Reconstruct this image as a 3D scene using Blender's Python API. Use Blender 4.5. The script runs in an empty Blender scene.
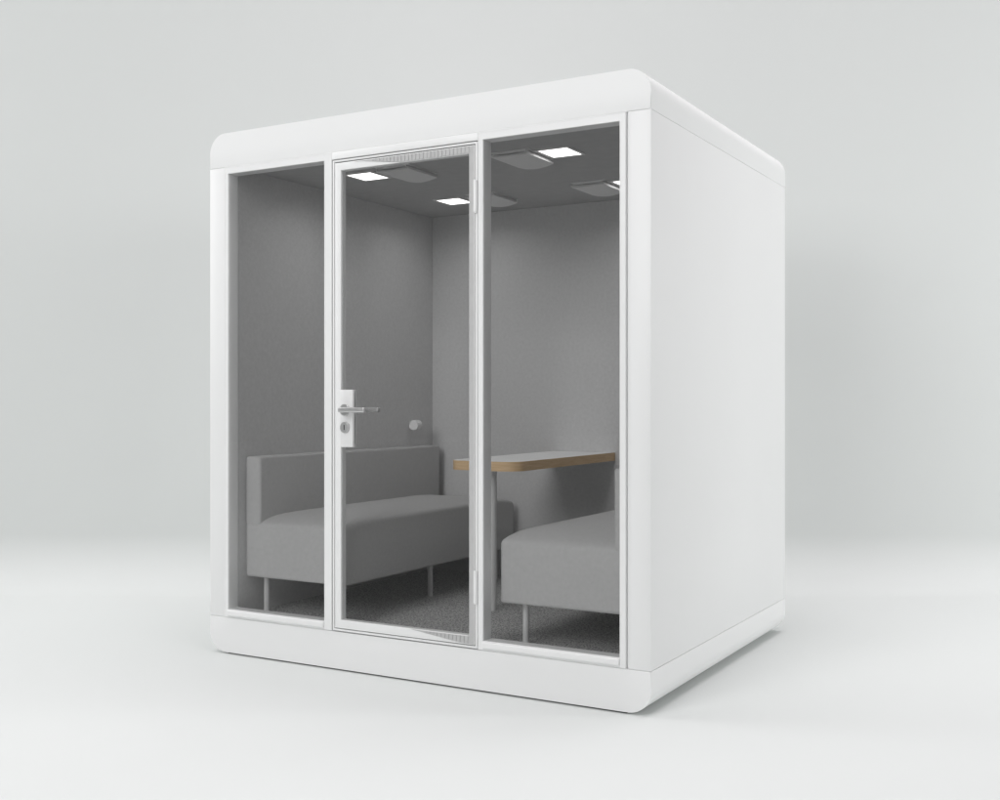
import bpy, bmesh, math
from mathutils import Vector, Matrix
PI = math.pi
sc = bpy.context.scene
col = sc.collection

# ------------------------------------------------------------------ helpers
def link(o, parent=None):
    col.objects.link(o)
    if parent is not None:
        o.parent = parent
    return o

def finish(name, bm, mat, parent=None, smooth=35.0):
    bmesh.ops.recalc_face_normals(bm, faces=bm.faces)
    me = bpy.data.meshes.new(name)
    bm.to_mesh(me); bm.free()
    mats = mat if isinstance(mat, (list, tuple)) else [mat]
    for m in mats:
        me.materials.append(m)
    if smooth:
        for p in me.polygons:
            p.use_smooth = True
        me.set_sharp_from_angle(angle=math.radians(smooth))
    return link(bpy.data.objects.new(name, me), parent)

def tag(o, label=None, cat=None, group=None, kind=None):
    if label: o['label'] = label
    if cat: o['category'] = cat
    if group: o['group'] = group
    if kind: o['kind'] = kind
    return o

def empty(name, loc=(0, 0, 0)):
    o = bpy.data.objects.new(name, None)
    o.location = loc
    o.empty_display_size = 0.2
    return link(o)

def box(bm, x0, x1, y0, y1, z0, z1, bev=0.0, seg=2, mi=0):
    r = bmesh.ops.create_cube(bm, size=1.0)
    vs = r['verts']
    for v in vs:
        v.co = Vector(((x0 + x1) / 2 + v.co.x * (x1 - x0), (y0 + y1) / 2 + v.co.y * (y1 - y0), (z0 + z1) / 2 + v.co.z * (z1 - z0)))
    fs = {f for v in vs for f in v.link_faces}
    for f in fs: f.material_index = mi
    if bev > 0:
        es = list({e for v in vs for e in v.link_edges})
        bmesh.ops.bevel(bm, geom=es, offset=bev, segments=seg, profile=0.5, affect='EDGES')

def cyl(bm, a, b, r, n=24, r2=None, bev=0.0):
    a = Vector(a); b = Vector(b); d = b - a
    q = d.to_track_quat('Z', 'Y').to_matrix().to_4x4()
    res = bmesh.ops.create_cone(bm, cap_ends=True, cap_tris=False, segments=n, radius1=r, radius2=r if r2 is None else r2, depth=d.length)
    M = Matrix.Translation((a + b) / 2) @ q
    for v in res['verts']:
        v.co = M @ v.co
    if bev > 0:
        es = [e for e in {e for v in res['verts'] for e in v.link_edges} if any(len(f.verts) > 4 for f in e.link_faces)]
        bmesh.ops.bevel(bm, geom=es, offset=bev, segments=3, profile=0.5, affect='EDGES')

def prism_y(bm, pts, y0, y1, bev=0.0, bev_back=True):
    """outline in x,z extruded along y; optional bevel of the front and back rims"""
    a = [bm.verts.new((x, y0, z)) for x, z in pts]
    b = [bm.verts.new((x, y1, z)) for x, z in pts]
    n = len(pts)
    f0 = bm.faces.new(a); f1 = bm.faces.new(list(reversed(b)))
    for i in range(n):
        j = (i + 1) % n
        bm.faces.new((a[j], a[i], b[i], b[j]))
    if bev > 0:
        es = list(f0.edges) + (list(f1.edges) if bev_back else [])
        bmesh.ops.bevel(bm, geom=es, offset=bev, segments=3, profile=0.5, affect='EDGES')

def arc(cx, cz, r, a0, a1, n=14):
    return [(cx + r * math.cos(math.radians(a0 + (a1 - a0) * i / n)), cz + r * math.sin(math.radians(a0 + (a1 - a0) * i / n))) for i in range(n + 1)]

# ------------------------------------------------------------------ materials
def new_mat(name):
    m = bpy.data.materials.new(name); m.use_nodes = True
    return m, m.node_tree.nodes, m.node_tree.links, m.node_tree.nodes['Principled BSDF']

def paint(name, c, rough=0.5, metal=0.0, spec=0.5, var=0.02, scale=3.0, bump=0.0, bscale=400.0, detail=4.0):
    m, N, L, b = new_mat(name)
    b.inputs['Roughness'].default_value = rough
    b.inputs['Metallic'].default_value = metal
    b.inputs['Specular IOR Level'].default_value = spec
    tc = N.new('ShaderNodeTexCoord')
    nz = N.new('ShaderNodeTexNoise'); nz.inputs['Scale'].default_value = scale; nz.inputs['Detail'].default_value = detail
    L.new(tc.outputs['Object'], nz.inputs['Vector'])
    rp = N.new('ShaderNodeMapRange')
    rp.inputs['From Min'].default_value = 0.3; rp.inputs['From Max'].default_value = 0.7
    rp.inputs['To Min'].default_value = 1 - var; rp.inputs['To Max'].default_value = 1 + var
    L.new(nz.outputs['Fac'], rp.inputs['Value'])
    mx = N.new('ShaderNodeVectorMath'); mx.operation = 'SCALE'
    mx.inputs[0].default_value = c
    L.new(rp.outputs['Result'], mx.inputs['Scale'])
    L.new(mx.outputs['Vector'], b.inputs['Base Color'])
    if bump > 0:
        n2 = N.new('ShaderNodeTexNoise'); n2.inputs['Scale'].default_value = bscale; n2.inputs['Detail'].default_value = 2
        L.new(tc.outputs['Object'], n2.inputs['Vector'])
        bp = N.new('ShaderNodeBump'); bp.inputs['Strength'].default_value = bump; bp.inputs['Distance'].default_value = 0.002
        L.new(n2.outputs['Fac'], bp.inputs['Height']); L.new(bp.outputs['Normal'], b.inputs['Normal'])
    return m

M = {}
M['shell'] = paint('white_shell', (0.862, 0.866, 0.865), rough=0.42, spec=0.35, var=0.008, scale=1.5)
M['frame'] = paint('white_frame', (0.862, 0.866, 0.865), rough=0.35, spec=0.4, var=0.01, scale=6)
M['floor'] = M['wall'] = paint('studio_paint', (0.692, 0.712, 0.702), rough=0.8, spec=0.1, var=0.005, scale=0.7)
M['felt'] = paint('grey_felt', (0.63, 0.63, 0.632), rough=0.95, spec=0.1, var=0.05, scale=70, bump=0.3, bscale=420, detail=6)
M['ceil'] = paint('grey_ceiling', (0.48, 0.48, 0.482), rough=0.95, spec=0.1, var=0.04, scale=20, bump=0.2, bscale=300)
M['fabric'] = paint('grey_upholstery', (0.53, 0.53, 0.53), rough=0.9, spec=0.15, var=0.035, scale=60, bump=0.3, bscale=700, detail=6)
M['leg'] = paint('grey_leg', (0.74, 0.74, 0.74), rough=0.4, spec=0.5, var=0.02, scale=10)
M['alu'] = paint('brushed_grey', (0.52, 0.52, 0.52), rough=0.45, spec=0.5, var=0.03, scale=30)  # grey standing in for the reflection on the door rails and the darker stile
M['plate'] = paint('pale_plate', (0.80, 0.80, 0.80), rough=0.35, var=0.02, scale=30)
M['steel'] = paint('satin_steel', (0.62, 0.62, 0.62), rough=0.35, metal=0.7, var=0.03, scale=60)
M['dark'] = paint('dark_slot', (0.03, 0.03, 0.03), rough=0.6, var=0.05)
M['vent'] = paint('vent_cover', (0.74, 0.74, 0.74), rough=0.6, var=0.02, scale=20)
M['knob'] = paint('knob', (0.86, 0.86, 0.86), rough=0.5, var=0.02, scale=20)
M["laminate"] = paint("white_laminate", (0.92, 0.92, 0.915), rough=0.4, var=0.01, scale=8)
M['seal'] = paint('grey_rubber', (0.16, 0.16, 0.16), rough=0.8, var=0.03)
M['foot'] = paint('dark_foot', (0.10, 0.10, 0.10), rough=0.8, var=0.05)

# carpet: fine light and dark flecks
m, N, L, b = new_mat('carpet')
b.inputs['Roughness'].default_value = 1.0; b.inputs['Specular IOR Level'].default_value = 0.05
tc = N.new('ShaderNodeTexCoord')
nz = N.new('ShaderNodeTexNoise'); nz.inputs['Scale'].default_value = 135; nz.inputs['Detail'].default_value = 2; nz.inputs['Roughness'].default_value = 0.75
L.new(tc.outputs['Object'], nz.inputs['Vector'])
cr = N.new('ShaderNodeValToRGB')
cr.color_ramp.elements[0].position = 0.40; cr.color_ramp.elements[0].color = (0.20, 0.20, 0.20, 1)
cr.color_ramp.elements[1].position = 0.62; cr.color_ramp.elements[1].color = (0.60, 0.60, 0.595, 1)
L.new(nz.outputs['Fac'], cr.inputs['Fac']); L.new(cr.outputs['Color'], b.inputs['Base Color'])
bp = N.new('ShaderNodeBump'); bp.inputs['Strength'].default_value = 0.6; bp.inputs['Distance'].default_value = 0.004
L.new(nz.outputs['Fac'], bp.inputs['Height']); L.new(bp.outputs['Normal'], b.inputs['Normal'])
M['carpet'] = m

# oak edge: stretched grain
m, N, L, b = new_mat('oak_edge')
b.inputs['Roughness'].default_value = 0.5
tc = N.new('ShaderNodeTexCoord'); mp = N.new('ShaderNodeMapping'); mp.inputs['Scale'].default_value = (3, 3, 60)
nz = N.new('ShaderNodeTexNoise'); nz.inputs['Scale'].default_value = 4; nz.inputs['Detail'].default_value = 5
L.new(tc.outputs['Object'], mp.inputs['Vector']); L.new(mp.outputs['Vector'], nz.inputs['Vector'])
cr = N.new('ShaderNodeValToRGB')
cr.color_ramp.elements[0].position = 0.3; cr.color_ramp.elements[0].color = (0.58, 0.40, 0.23, 1)
cr.color_ramp.elements[1].position = 0.7; cr.color_ramp.elements[1].color = (0.72, 0.53, 0.33, 1)
L.new(nz.outputs['Fac'], cr.inputs['Fac']); L.new(cr.outputs['Color'], b.inputs['Base Color'])
M['oak'] = m

# slightly grey laminated glass: tinted see-through with a fresnel sheen
m, N, L, b = new_mat('tinted_glass')
N.remove(b); out = N['Material Output']
tr = N.new('ShaderNodeBsdfTransparent'); tr.inputs['Color'].default_value = (0.94, 0.94, 0.94, 1)
gl = N.new('ShaderNodeBsdfGlossy'); gl.inputs['Roughness'].default_value = 0.02; gl.inputs['Color'].default_value = (1, 1, 1, 1)
fr = N.new('ShaderNodeFresnel'); fr.inputs['IOR'].default_value = 1.22
mx = N.new('ShaderNodeMixShader')
L.new(fr.outputs['Fac'], mx.inputs['Fac']); L.new(tr.outputs['BSDF'], mx.inputs[1]); L.new(gl.outputs['BSDF'], mx.inputs[2])
L.new(mx.outputs['Shader'], out.inputs['Surface'])
M['glass'] = m

# lit diffuser
m, N, L, b = new_mat('lit_diffuser')
b.inputs['Base Color'].default_value = (0.9, 0.9, 0.9, 1)
b.inputs['Emission Color'].default_value = (1, 0.99, 0.97, 1)
b.inputs['Emission Strength'].default_value = 2.5
M['lit'] = m

# ------------------------------------------------------------------ studio
CAM = Vector((1.507, -3.688, 1.1206)); YAW = math.radians(29.906)
fw = Vector((-math.sin(YAW), math.cos(YAW), 0)); rt = Vector((math.cos(YAW), math.sin(YAW), 0))
FLATEND, RAD = 6.36, 0.32
def sweep_pt(s, depth, z):
    p = CAM + rt * s + fw * depth
    return (p.x, p.y, z)
bm = bmesh.new()
vs = [bm.verts.new(sweep_pt(*q)) for q in ((-26, -16, 0), (26, -16, 0), (26, FLATEND, 0), (-26, FLATEND, 0))]
bm.faces.new(vs)
floor = finish('floor', bm, M['floor'], smooth=0); tag(floor, kind='structure')
bm = bmesh.new()
prof = [(FLATEND + RAD * math.sin(a), RAD * (1 - math.cos(a))) for a in [PI / 2 * i / 24 for i in range(25)]] + [(FLATEND + RAD, 11.0)]
rows = [[bm.verts.new(sweep_pt(s, d, z)) for d, z in prof] for s in (-26, 26)]
for i in range(len(prof) - 1):
    bm.faces.new((rows[0][i], rows[1][i], rows[1][i + 1], rows[0][i + 1]))
wall = finish('backdrop', bm, M['wall'], smooth=60); tag(wall, kind='structure')

# ------------------------------------------------------------------ booth
W, D, H = 2.107, 1.70, 2.30
XL, XR = -1.995, -0.112          # inner lining faces
YB = 1.63                        # inner face of the back lining
ZF, ZC = 0.160, 2.155            # carpet top, ceiling underside
R = 0.088
booth = empty('meeting_booth', (0, 0, 0))
tag(booth, 'white meeting booth with rounded corners, glass front and glazed door', 'booth')

# roof cap: solid fascia in front, hollow tunnel behind
Z1 = 2.1484
outer = [(-W, Z1)] + arc(-W + R, H - R, R, 180, 90) + arc(-R, H - R, R, 90, 0) + [(0, Z1)]
bm = bmesh.new()
prism_y(bm, outer, 0.0, 0.06, 0.004, bev_back=False)
hollow = outer + [(-0.0880, Z1), (-0.0880, 2.175), (-2.0220, 2.175), (-2.0220, Z1)]
prism_y(bm, hollow, 0.06, D, 0.0)
finish('roof_cap', bm, M['shell'], booth)
# base
Zb = 0.1615
bm = bmesh.new()
base = [(-W, Zb)] + [(-W, 0.007 + R)] + arc(-W + R, 0.007 + R, R, 180, 270)[1:] + arc(-R, 0.007 + R, R, 270, 360)[:-1] + [(0, 0.007 + R), (0, Zb)]
base = base[::-1]
prism_y(bm, base, 0.0, D, 0.004)
finish('base', bm, M['shell'], booth)
bm = bmesh.new()
box(bm, -W + R + 0.01, -R - 0.01, 0.012, D - 0.012, 0.0, 0.009)
finish('base_plinth', bm, M['foot'], booth, 0)
# side panels and back
for x0, x1 in ((-W, -2.0225), (-0.0885, 0.0)):
    bm = bmesh.new()
    box(bm, x0, x1, 0.0, D - 0.02, 0.1628, 2.1477, 0.0015, 2)
    finish('side_panel', bm, M['shell'], booth)
bm = bmesh.new(); box(bm, -W, 0, D - 0.019, D, 0.1628, 2.1477, 0.0015, 2)
finish('back_panel', bm, M['shell'], booth)
# linings
bm = bmesh.new(); box(bm, -2.021, XL, 0.062, 1.678, 0.1622, 2.1546); finish('wall_lining', bm, M['felt'], booth, 0)
bm = bmesh.new(); box(bm, XR, -0.0890, 0.062, 1.678, 0.1622, 2.1546); finish('wall_lining', bm, M['felt'], booth, 0)
bm = bmesh.new(); box(bm, XL + 0.0005, XR - 0.0005, YB, 1.679, 0.1622, 2.1545); finish('wall_lining', bm, M['felt'], booth, 0)
bm = bmesh.new(); box(bm, XL - 0.010, XR + 0.010, 0.061, 1.678, ZC, 2.172); finish('ceiling_lining', bm, M['ceil'], booth, 0)
bm = bmesh.new(); box(bm, XL + 0.001, XR - 0.001, 0.02, YB - 0.001, 0.1617, 0.1645); finish('carpet', bm, M['carpet'], booth, 0)

# glazed front: profile members with chamfered edges
FZ0, FZ1 = 0.1635, 2.1478
def frame_ring(bm, x0, x1, z0, z1, wl, wr, wb, wt, y0, y1, bev=0.004, dish=0.0):
    """a picture-frame solid: outer rectangle minus opening, with chamfered front rims"""
    o = [(x0, z0), (x1, z0), (x1, z1), (x0, z1)]
    i = [(x0 + wl, z0 + wb), (x1 - wr, z0 + wb), (x1 - wr, z1 - wt), (x0 + wl, z1 - wt)]
    def off(p, q, t):  # move outer inwards / inner outwards
        out = []
        cx, cz = (x0 + x1) / 2, (z0 + z1) / 2
        for (x, z) in p:
            out.append((x + (t if x < cx else -t) * q, z + (t if z < cz else -t) * q))
        return out
    loops = []
    def L_(pts, y): loops.append([bm.verts.new((x, y, z)) for x, z in pts])
    L_(o, y1); L_(o, y0 + bev); L_(off(o, 1, bev * 0.3), y0 + bev * 0.3); L_(off(o, 1, bev), y0)
    if dish:
        L_(off(o, 1, bev * 1.5), y0 + dish); L_(off(i, -1, bev * 1.5), y0 + dish)
    L_(off(i, -1, bev), y0); L_(off(i, -1, bev * 0.3), y0 + bev * 0.3); L_(i, y0 + bev); L_(i, y1)
    n = len(loops)
    for k in range(n):
        a, c = loops[k], loops[(k + 1) % n]
        for t in range(4):
            u = (t + 1) % 4
            bm.faces.new((a[t], a[u], c[u], c[t]))

def window(x0, x1, wl, wr):
    bm = bmesh.new()
    frame_ring(bm, x0, x1, FZ0, FZ1, wl, wr, 0.035, 0.030, -0.005, 0.058, 0.0022, 0.0012)
    w = finish('window', bm, M['frame'], booth, 25)
    bm = bmesh.new()   # rounded sill along the lower rail
    box(bm, x0 + wl - 0.002, x1 - wr + 0.001, -0.0125, -0.003, FZ0 + 0.0075, FZ0 + 0.0325, 0.0042, 4)
    finish('sill', bm, M['frame'], w, 40)
    bm = bmesh.new()
    box(bm, x0 + wl - 0.006, x1 - wr + 0.006, -0.001, 0.006, FZ0 + 0.028, FZ1 - 0.024)
    finish('pane', bm, M['glass'], w, 0)
    return w
window(-2.0190, -1.4180, 0.024, 0.040)
window(-0.7100, -0.0945, 0.023, 0.0245)
bm = bmesh.new(); box(bm, -0.0943, -0.0887, 0.011, 0.055, FZ0 + 0.0005, FZ1 - 0.0005); finish('joint_strip', bm, M['frame'], booth, 0)
# header above the door
bm = bmesh.new(); box(bm, -1.4175, -0.7105, -0.005, 0.058, 2.1175, FZ1, 0.0022, 2)
finish('header', bm, M['frame'], booth, 25)
# door casing
bm = bmesh.new(); frame_ring(bm, -1.4128, -0.7122, 0.1655, 2.1132, 0.0080, 0.0088, 0.0085, 0.0075, -0.005, 0.050, 0.0016)
finish('door_casing', bm, M['frame'], booth, 25)
# rubber seals in the two joints round the door
bm = bmesh.new()
frame_ring(bm, -1.4176, -0.7104, 0.1640, 2.1172, 0.0046, 0.0016, 0.0013, 0.0038, 0.000, 0.030, 0.0004)
frame_ring(bm, -1.4046, -0.7212, 0.1742, 2.1055, 0.0039, 0.0026, 0.0031, 0.0041, 0.001, 0.030, 0.0004)
finish('rubber_seal', bm, M['seal'], booth, 0)
# door leaf
bm = bmesh.new(); frame_ring(bm, -1.4005, -0.7240, 0.1775, 2.1012, 0.0300, 0.0245, 0.0345, 0.0310, -0.005, 0.030, 0.0016)
door = finish('door', bm, M['frame'], booth, 25)
bm = bmesh.new(); box(bm, -1.3765, -0.7435, 0.000, 0.007, 0.2060, 2.0760)
finish('pane', bm, M['glass'], door, 0)

# grey strip added for a ribbed reflection that widens toward the hinge side on both rails and runs down the hinge stile
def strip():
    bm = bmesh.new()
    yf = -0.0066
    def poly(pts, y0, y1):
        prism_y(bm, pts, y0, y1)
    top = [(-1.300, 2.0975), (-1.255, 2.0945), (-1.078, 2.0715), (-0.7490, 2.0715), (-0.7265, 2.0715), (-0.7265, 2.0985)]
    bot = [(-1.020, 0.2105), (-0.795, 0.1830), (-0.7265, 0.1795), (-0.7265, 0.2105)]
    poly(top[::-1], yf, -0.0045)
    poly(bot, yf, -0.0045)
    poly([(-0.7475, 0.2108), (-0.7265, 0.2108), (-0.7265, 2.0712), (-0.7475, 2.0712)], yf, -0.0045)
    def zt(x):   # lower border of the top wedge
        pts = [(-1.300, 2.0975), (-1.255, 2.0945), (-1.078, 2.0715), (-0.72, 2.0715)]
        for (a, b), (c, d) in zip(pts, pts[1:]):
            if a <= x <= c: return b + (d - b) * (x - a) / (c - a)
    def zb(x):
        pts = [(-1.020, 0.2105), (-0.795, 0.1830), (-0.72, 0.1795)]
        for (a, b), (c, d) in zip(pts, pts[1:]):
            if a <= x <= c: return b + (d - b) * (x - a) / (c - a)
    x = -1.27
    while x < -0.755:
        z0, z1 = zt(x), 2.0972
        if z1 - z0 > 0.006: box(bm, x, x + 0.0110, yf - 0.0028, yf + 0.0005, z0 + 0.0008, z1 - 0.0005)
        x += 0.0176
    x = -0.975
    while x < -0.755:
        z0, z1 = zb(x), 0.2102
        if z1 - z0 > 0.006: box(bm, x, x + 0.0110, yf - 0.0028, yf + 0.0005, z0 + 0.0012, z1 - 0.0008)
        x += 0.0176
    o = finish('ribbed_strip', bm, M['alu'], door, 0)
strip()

# hardware
bm = bmesh.new()
box(bm, -1.3665, -1.3030, -0.013, -0.0005, 0.9270, 1.1630, 0.0015, 2)
box(bm, -1.3665, -1.3030, 0.0075, 0.0120, 0.9270, 1.1630, 0.0015, 2)
finish('lock_plate', bm, M['plate'], door)
bm = bmesh.new()
cyl(bm, (-1.3400, -0.0130, 1.0800), (-1.3400, -0.0230, 1.0800), 0.0235, 32, bev=0.0015)
cyl(bm, (-1.3385, -0.0210, 1.0800), (-1.3385, -0.0560, 1.0800), 0.0070, 20)
box(bm, -1.3370, -1.2050, -0.0690, -0.0470, 1.0700, 1.0910, 0.005, 4)
finish('handle', bm, M['steel'], door)
bm = bmesh.new()
cyl(bm, (-1.3400, 0.0125, 1.0800), (-1.3400, 0.0280, 1.0800), 0.0235, 32, bev=0.0015)
cyl(bm, (-1.3400, 0.0260, 1.0800), (-1.3400, 0.0860, 1.0800), 0.0095, 20)
box(bm, -1.3500, -1.2400, 0.0760, 0.0960, 1.0705, 1.0905, 0.005, 4)
finish('handle', bm, M['steel'], door)
bm = bmesh.new()
cyl(bm, (-1.3400, -0.0135, 1.0080), (-1.3400, -0.0220, 1.0080), 0.0225, 32, bev=0.0015)
finish('lock_cylinder', bm, M['steel'], door)
bm = bmesh.new()
box(bm, -1.3423, -1.3377, -0.0226, -0.0216, 0.9975, 1.0180)
finish('keyhole', bm, M['dark'], door, 0)
for z0, z1 in ((1.8430, 1.9640), (0.3420, 0.4650)):
    bm = bmesh.new()
    cyl(bm, (-0.7175, -0.0095, z0), (-0.7175, -0.0095, z1), 0.0078, 20)
    cyl(bm, (-0.7175, -0.0095, z0 - 0.005), (-0.7175, -0.0095, z0), 0.0052, 16)
    finish('hinge', bm, M['frame'], door)

# ceiling lights and vents
def ceiling_light(cx, cy):
    bm = bmesh.new()
    frame_ring2(bm, cx, cy, 0.080, 0.086, 0.0138, ZC - 0.004, ZC + 0.001)
    f = finish('ceiling_light', bm, M['vent'], booth, 0)
    bm = bmesh.new(); box(bm, cx - 0.0660, cx + 0.0660, cy - 0.0720, cy + 0.0720, ZC - 0.0030, ZC + 0.001)
    finish('diffuser', bm, M['lit'], f, 0)
def frame_ring2(bm, cx, cy, hx, hy, w, z0, z1):
    def lp(a, b, z): return [bm.verts.new((cx + sx * a, cy + sy * b, z)) for sx, sy in ((-1, -1), (1, -1), (1, 1), (-1, 1))]
    ls = [lp(hx, hy, z1), lp(hx, hy, z0), lp(hx - w, hy - w, z0), lp(hx - w, hy - w, z1)]
    for k in range(4):
        a, c = ls[k], ls[(k + 1) % 4]
        for t in range(4):
            u = (t + 1) % 4
            bm.faces.new((a[t], a[u], c[u], c[t]))
def ceiling_vent(cx, cy, hx=0.086, hy=0.118):
    bm = bmesh.new()
    box(bm, cx - hx - 0.002, cx + hx + 0.002, cy - hy - 0.002, cy + hy + 0.002, ZC - 0.0035, ZC + 0.001, 0.001, 1)
    box(bm, cx - hx + 0.009, cx + hx - 0.009, cy - hy + 0.0015, cy + hy - 0.009, ZC - 0.0105, ZC - 0.003)
    f = finish('ceiling_vent', bm, M['vent'], booth, 0)
    # bowed cover hanging a little below its frame
    bm = bmesh.new(); nx, ny = 12, 12
    top = {}; bot = {}
    for i in range(nx + 1):
        for j in range(ny + 1):
            u = -1 + 2 * i / nx; v = -1 + 2 * j / ny
            z = ZC - 0.0110 - (0.004 + 0.005 * (1 + v)) * (1 - u * u)
            x, y = cx + u * hx, cy + v * hy
            bot[i, j] = bm.verts.new((x, y, z - 0.009)); top[i, j] = bm.verts.new((x, y, z))
    for i in range(nx):
        for j in range(ny):
            bm.faces.new((top[i, j], top[i + 1, j], top[i + 1, j + 1], top[i, j + 1]))
            bm.faces.new((bot[i, j], bot[i, j + 1], bot[i + 1, j + 1], bot[i + 1, j]))
    for i in range(nx):
        bm.faces.new((top[i, 0], bot[i, 0], bot[i + 1, 0], top[i + 1, 0])); bm.faces.new((top[i, ny], top[i + 1, ny], bot[i + 1, ny], bot[i, ny]))
    for j in range(ny):
        bm.faces.new((top[0, j], top[0, j + 1], bot[0, j + 1], bot[0, j])); bm.faces.new((top[nx, j], bot[nx, j], bot[nx, j + 1], top[nx, j + 1]))
    finish('cover', bm, M['vent'], f, 40)
LIGHTS = ((-1.600, 0.490), (-0.605, 0.486), (-1.600, 1.240), (-0.605, 1.236))
for cx, cy in LIGHTS:
    ceiling_light(cx, cy)
for cx, cy in ((-1.375, 0.480), (-0.778, 0.478), (-1.375, 1.235), (-0.778, 1.230)):
    ceiling_vent(cx, cy)

# small round peg on the left lining
bm = bmesh.new()
cyl(bm, (-1.9600, 1.392, 0.984), (-1.9600, 1.428, 0.984), 0.028, 36, bev=0.004)
box(bm, XL - 0.001, -1.975, 1.401, 1.427, 0.966, 1.002, 0.002, 2)
finish('wall_peg', bm, M['knob'], booth)

# ------------------------------------------------------------------ sofas
def rrect(hx, hy, r, n=6):
    r = max(r, 0.003); pts = []
    for cx, cy, a0 in ((hx - r, hy - r, 0), (-hx + r, hy - r, 90), (-hx + r, -hy + r, 180), (hx - r, -hy + r, 270)):
        for k in range(n + 1):
            a = math.radians(a0 + 90 * k / n)
            pts.append((cx + r * math.cos(a), cy + r * math.sin(a)))
    # densify the long straight runs so that the crown can bend them
    out = []
    for i in range(len(pts)):
        a, b = pts[i], pts[(i + 1) % len(pts)]
        out.append(a)
        if i % (n + 1) == n:
            m = 60
            for t in range(1, m):
                out.append((a[0] + (b[0] - a[0]) * t / m, a[1] + (b[1] - a[1]) * t / m))
    return out
def cushion(hx, hy, z0, zt, crown):
    bm = bmesh.new()
    prof = [(0.020, z0, 0), (0.006, z0 + 0.002, 0), (0.0015, z0 + 0.006, 0), (0, z0 + 0.014, 0), (0, z0 + 0.12, .35), (0, zt - 0.020, .9), (0.002, zt - 0.011, 1), (0.007, zt - 0.005, 1),
            (0.016, zt - 0.001, 1), (0.03, zt + 0.001, 1), (0.06, zt + 0.003, 1), (0.11, zt + 0.005, 1), (0.17, zt + 0.006, 1), (0.23, zt + 0.006, 1)]
    rings = []
    for d, z, c in prof:
        ring = []
        for x, y in rrect(hx - d, hy - d, 0.022 - d):
            v = min(1, abs(y) / hy)
            ring.append(bm.verts.new((x, y, z + c * crown * (1 - v ** 9))))
        rings.append(ring)
    for a, b in zip(rings, rings[1:]):
        n = len(a)
        for i in range(n):
            j = (i + 1) % n
            bm.faces.new((a[i], a[j], b[j], b[i]))
    bm.faces.new(rings[0][::-1])
    # close the top with a strip between the two long runs
    bm.faces.new(rings[-1])
    bmesh.ops.triangulate(bm, faces=[f for f in bm.faces if len(f.verts) > 4])
    return bm
SY0, SY1 = 0.100, 1.575
def make_sofa():
    root = empty('sofa', (0, 0, 0))
    bm = cushion(0.2835, (SY1 - SY0) / 2, 0.329, 0.572, 0.030)
    finish('seat', bm, M['fabric'], root, 50)
    bm = bmesh.new()   # local x: -0.2835 is the wall side
    box(bm, -0.2815, -0.1935, -(SY1 - SY0) / 2 + 0.003, (SY1 - SY0) / 2 - 0.003, 0.560, 0.868, 0.012, 4)
    finish('backrest', bm, M['fabric'], root, 50)
    for x, ys in ((-0.217, (-0.665, 0.665)), (0.203, (-0.665, 0.035, 0.665))):
        for y in ys:
            bm = bmesh.new(); cyl(bm, (x, y, 0.1645), (x, y, 0.332), 0.0125, 20)
            finish('leg', bm, M['leg'], root)
    return root
sofa = make_sofa()
sofa.location = (-1.7115, (SY0 + SY1) / 2, 0)
tag(sofa, 'grey upholstered sofa along the left wall, behind the door with the handle', 'sofa', 'sofas facing each other inside the booth')
s2 = sofa.copy(); link(s2)
s2.location = (-0.3930, (SY0 + SY1) / 2, 0)
s2.rotation_euler = (0, 0, PI)
for ch in list(sofa.children):
    c = ch.copy(); link(c, s2)
    if ch.name.startswith('backrest'):
        c.location.x -= 0.010
    if ch.name.startswith('leg') and abs(sum(v.co.y for v in ch.data.vertices) / len(ch.data.vertices)) < 0.2:
        c.location.y -= 0.09   # the middle leg sits toward the back wall on both sofas
s2['label'] = 'grey upholstered sofa on the right, behind the right window with its near end facing out'

# ------------------------------------------------------------------ table
tab = empty('table', (-1.0575, 1.095, 0.1645))
tag(tab, 'wall mounted table with white top, oak edge and one post between the sofas', 'table')
def tloc(o):
    return o
TX0, TX1, TY0, TY1, TR = -1.224, -0.865, 0.575, 1.628, 0.080
def tab_outline(d):
    r = TR - d
    p = [(TX1 - d, TY1), (TX0 + d, TY1)]
    for cx, a0 in ((TX0 + TR, 180), (TX1 - TR, 270)):
        for k in range(13):
            a = math.radians(a0 + 90 * k / 12)
            p.append((cx + r * math.cos(a), TY0 + TR + r * math.sin(a)))
    return p
def slab(bm, pts, z0, z1, bev=0.0):
    a = [bm.verts.new((x, y, z0)) for x, y in pts]; b = [bm.verts.new((x, y, z1)) for x, y in pts]
    n = len(pts); f0 = bm.faces.new(a[::-1]); f1 = bm.faces.new(b)
    for i in range(n):
        j = (i + 1) % n
        bm.faces.new((a[i], a[j], b[j], b[i]))
ox, oy, oz = tab.location
def shift(bm):
    for v in bm.verts: v.co -= Vector((ox, oy, oz))
bm = bmesh.new(); slab(bm, tab_outline(0.0025), 0.808, 0.8495); shift(bm)
finish('table_top', bm, M['laminate'], tab, 40)
bm = bmesh.new()
o_, i_ = tab_outline(0.0), tab_outline(0.0024)
rows = []
for pts, z in ((o_, 0.8070), (o_, 0.8485), (i_, 0.8490), (i_, 0.8070)):
    rows.append([bm.verts.new((x, y, z)) for x, y in pts])
n = len(o_)
for k in range(4):
    a, c = rows[k], rows[(k + 1) % 4]
    for i in range(1, n):
        j = (i + 1) % n
        bm.faces.new((a[i], a[j], c[j], c[i]))
shift(bm); finish('edge_band', bm, M['oak'], tab, 40)
bm = bmesh.new()
cyl(bm, (-1.072, 0.715, 0.1645), (-1.072, 0.715, 0.8078), 0.026, 28)
shift(bm); finish('post', bm, M['leg'], tab)

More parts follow.
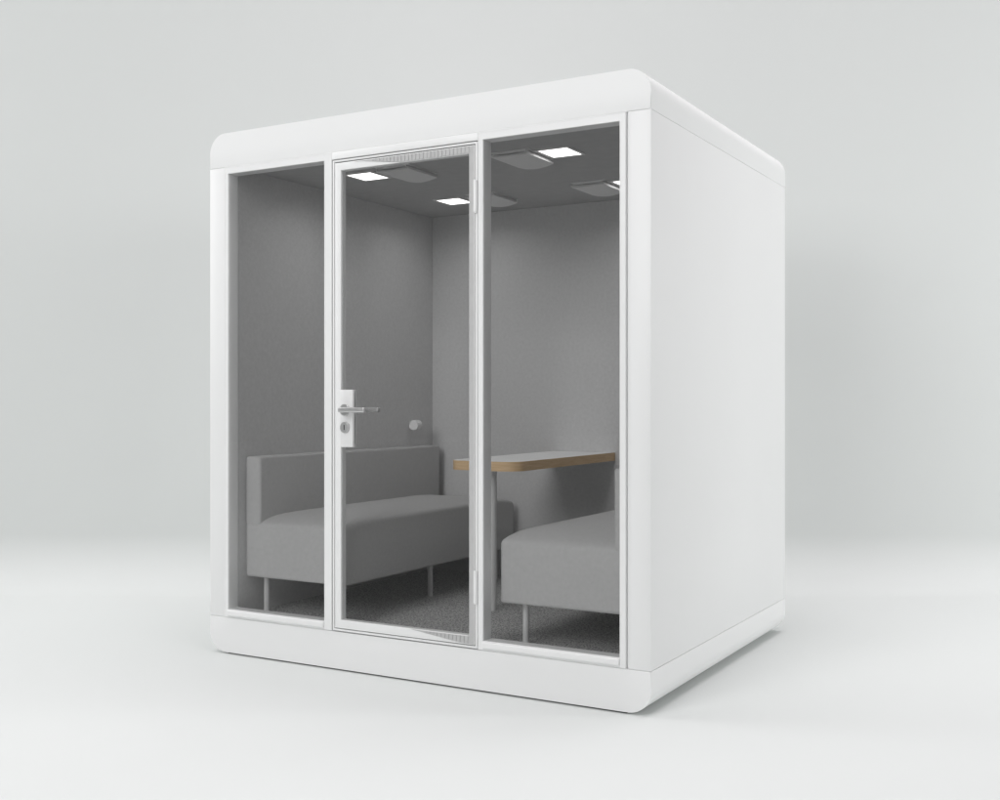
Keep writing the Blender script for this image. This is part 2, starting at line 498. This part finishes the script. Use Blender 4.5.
# ------------------------------------------------------------------ light
SOFT = (('key_softbox', (-0.8, -4.2, 4.6), (-1.0, 0.2, 1.0), 2.5, 2.5, 70, 180),
        ('front_softbox', (-1.2, -6.0, 3.4), (-1.0, 1.5, 1.0), 2.2, 2.2, 118, 180),
        ('overhead_softbox', (-0.6, 1.4, 8.0), (-0.6, 1.4, 0.0), 6.5, 6.5, 222, 104),
        ('side_softbox', (8.0, -4.0, 4.0), (1.0, 3.0, 0.5), 4.0, 4.0, 92, 180),  # unseen fill added on the right to brighten the dim side
        ('backdrop_softbox', (7.0, 3.6, 2.8), (-0.5, 8.5, 0.8), 2.0, 2.0, 300, 180),  # unseen lamp added to lift the backdrop where the booth shades it
        ('left_softbox', (-7.0, -1.0, 3.5), (-2.0, 1.5, 0.0), 4.0, 4.0, 188, 180))
def area(name, loc, target, sx, sy, power, spread=180):
    l = bpy.data.lights.new(name, 'AREA'); l.shape = 'RECTANGLE'; l.size = sx; l.size_y = sy; l.energy = power; l.spread = math.radians(spread)
    o = bpy.data.objects.new(name, l); link(o); o.location = loc
    o.rotation_euler = (Vector(target) - Vector(loc)).to_track_quat('-Z', 'Y').to_euler()
    return o
for cx, cy in LIGHTS:
    l = bpy.data.lights.new('panel_lamp', 'AREA'); l.shape = 'RECTANGLE'; l.size = 0.125; l.size_y = 0.138; l.energy = 0.70; l.spread = math.radians(155)
    o = bpy.data.objects.new('panel_lamp', l); link(o); o.location = (cx, cy, ZC - 0.0045)
for nm, loc, tg, sx, sy, pw, spr in SOFT:
    so = area(nm, loc, tg, sx, sy, pw, spr)
    if nm == 'overhead_softbox':
        so.data.color = (1.0, 0.955, 0.982)   # tint added overhead to cancel the paint's green on the floor
w = bpy.data.worlds.new('World'); sc.world = w; w.use_nodes = True
bg = w.node_tree.nodes['Background']; bg.inputs['Color'].default_value = (1, 1, 1, 1); bg.inputs['Strength'].default_value = 0.05

# ------------------------------------------------------------------ camera
cd = bpy.data.cameras.new('camera'); co = bpy.data.objects.new('camera', cd); link(co)
co.location = CAM; co.rotation_euler = (PI / 2, 0, YAW)
cd.sensor_width = 36; cd.lens = 1120.05 / 1000 * 36; cd.clip_end = 200; cd.clip_start = 0.05
sc.camera = co
sc.render.resolution_x = 1024; sc.render.resolution_y = 819
sc.view_settings.view_transform = 'Standard'; sc.view_settings.look = 'None'
sc.view_settings.exposure = 0; sc.view_settings.gamma = 1
sc.cycles.max_bounces = 12; sc.cycles.diffuse_bounces = 6; sc.cycles.transparent_max_bounces = 16
sc.cycles.use_denoising = True
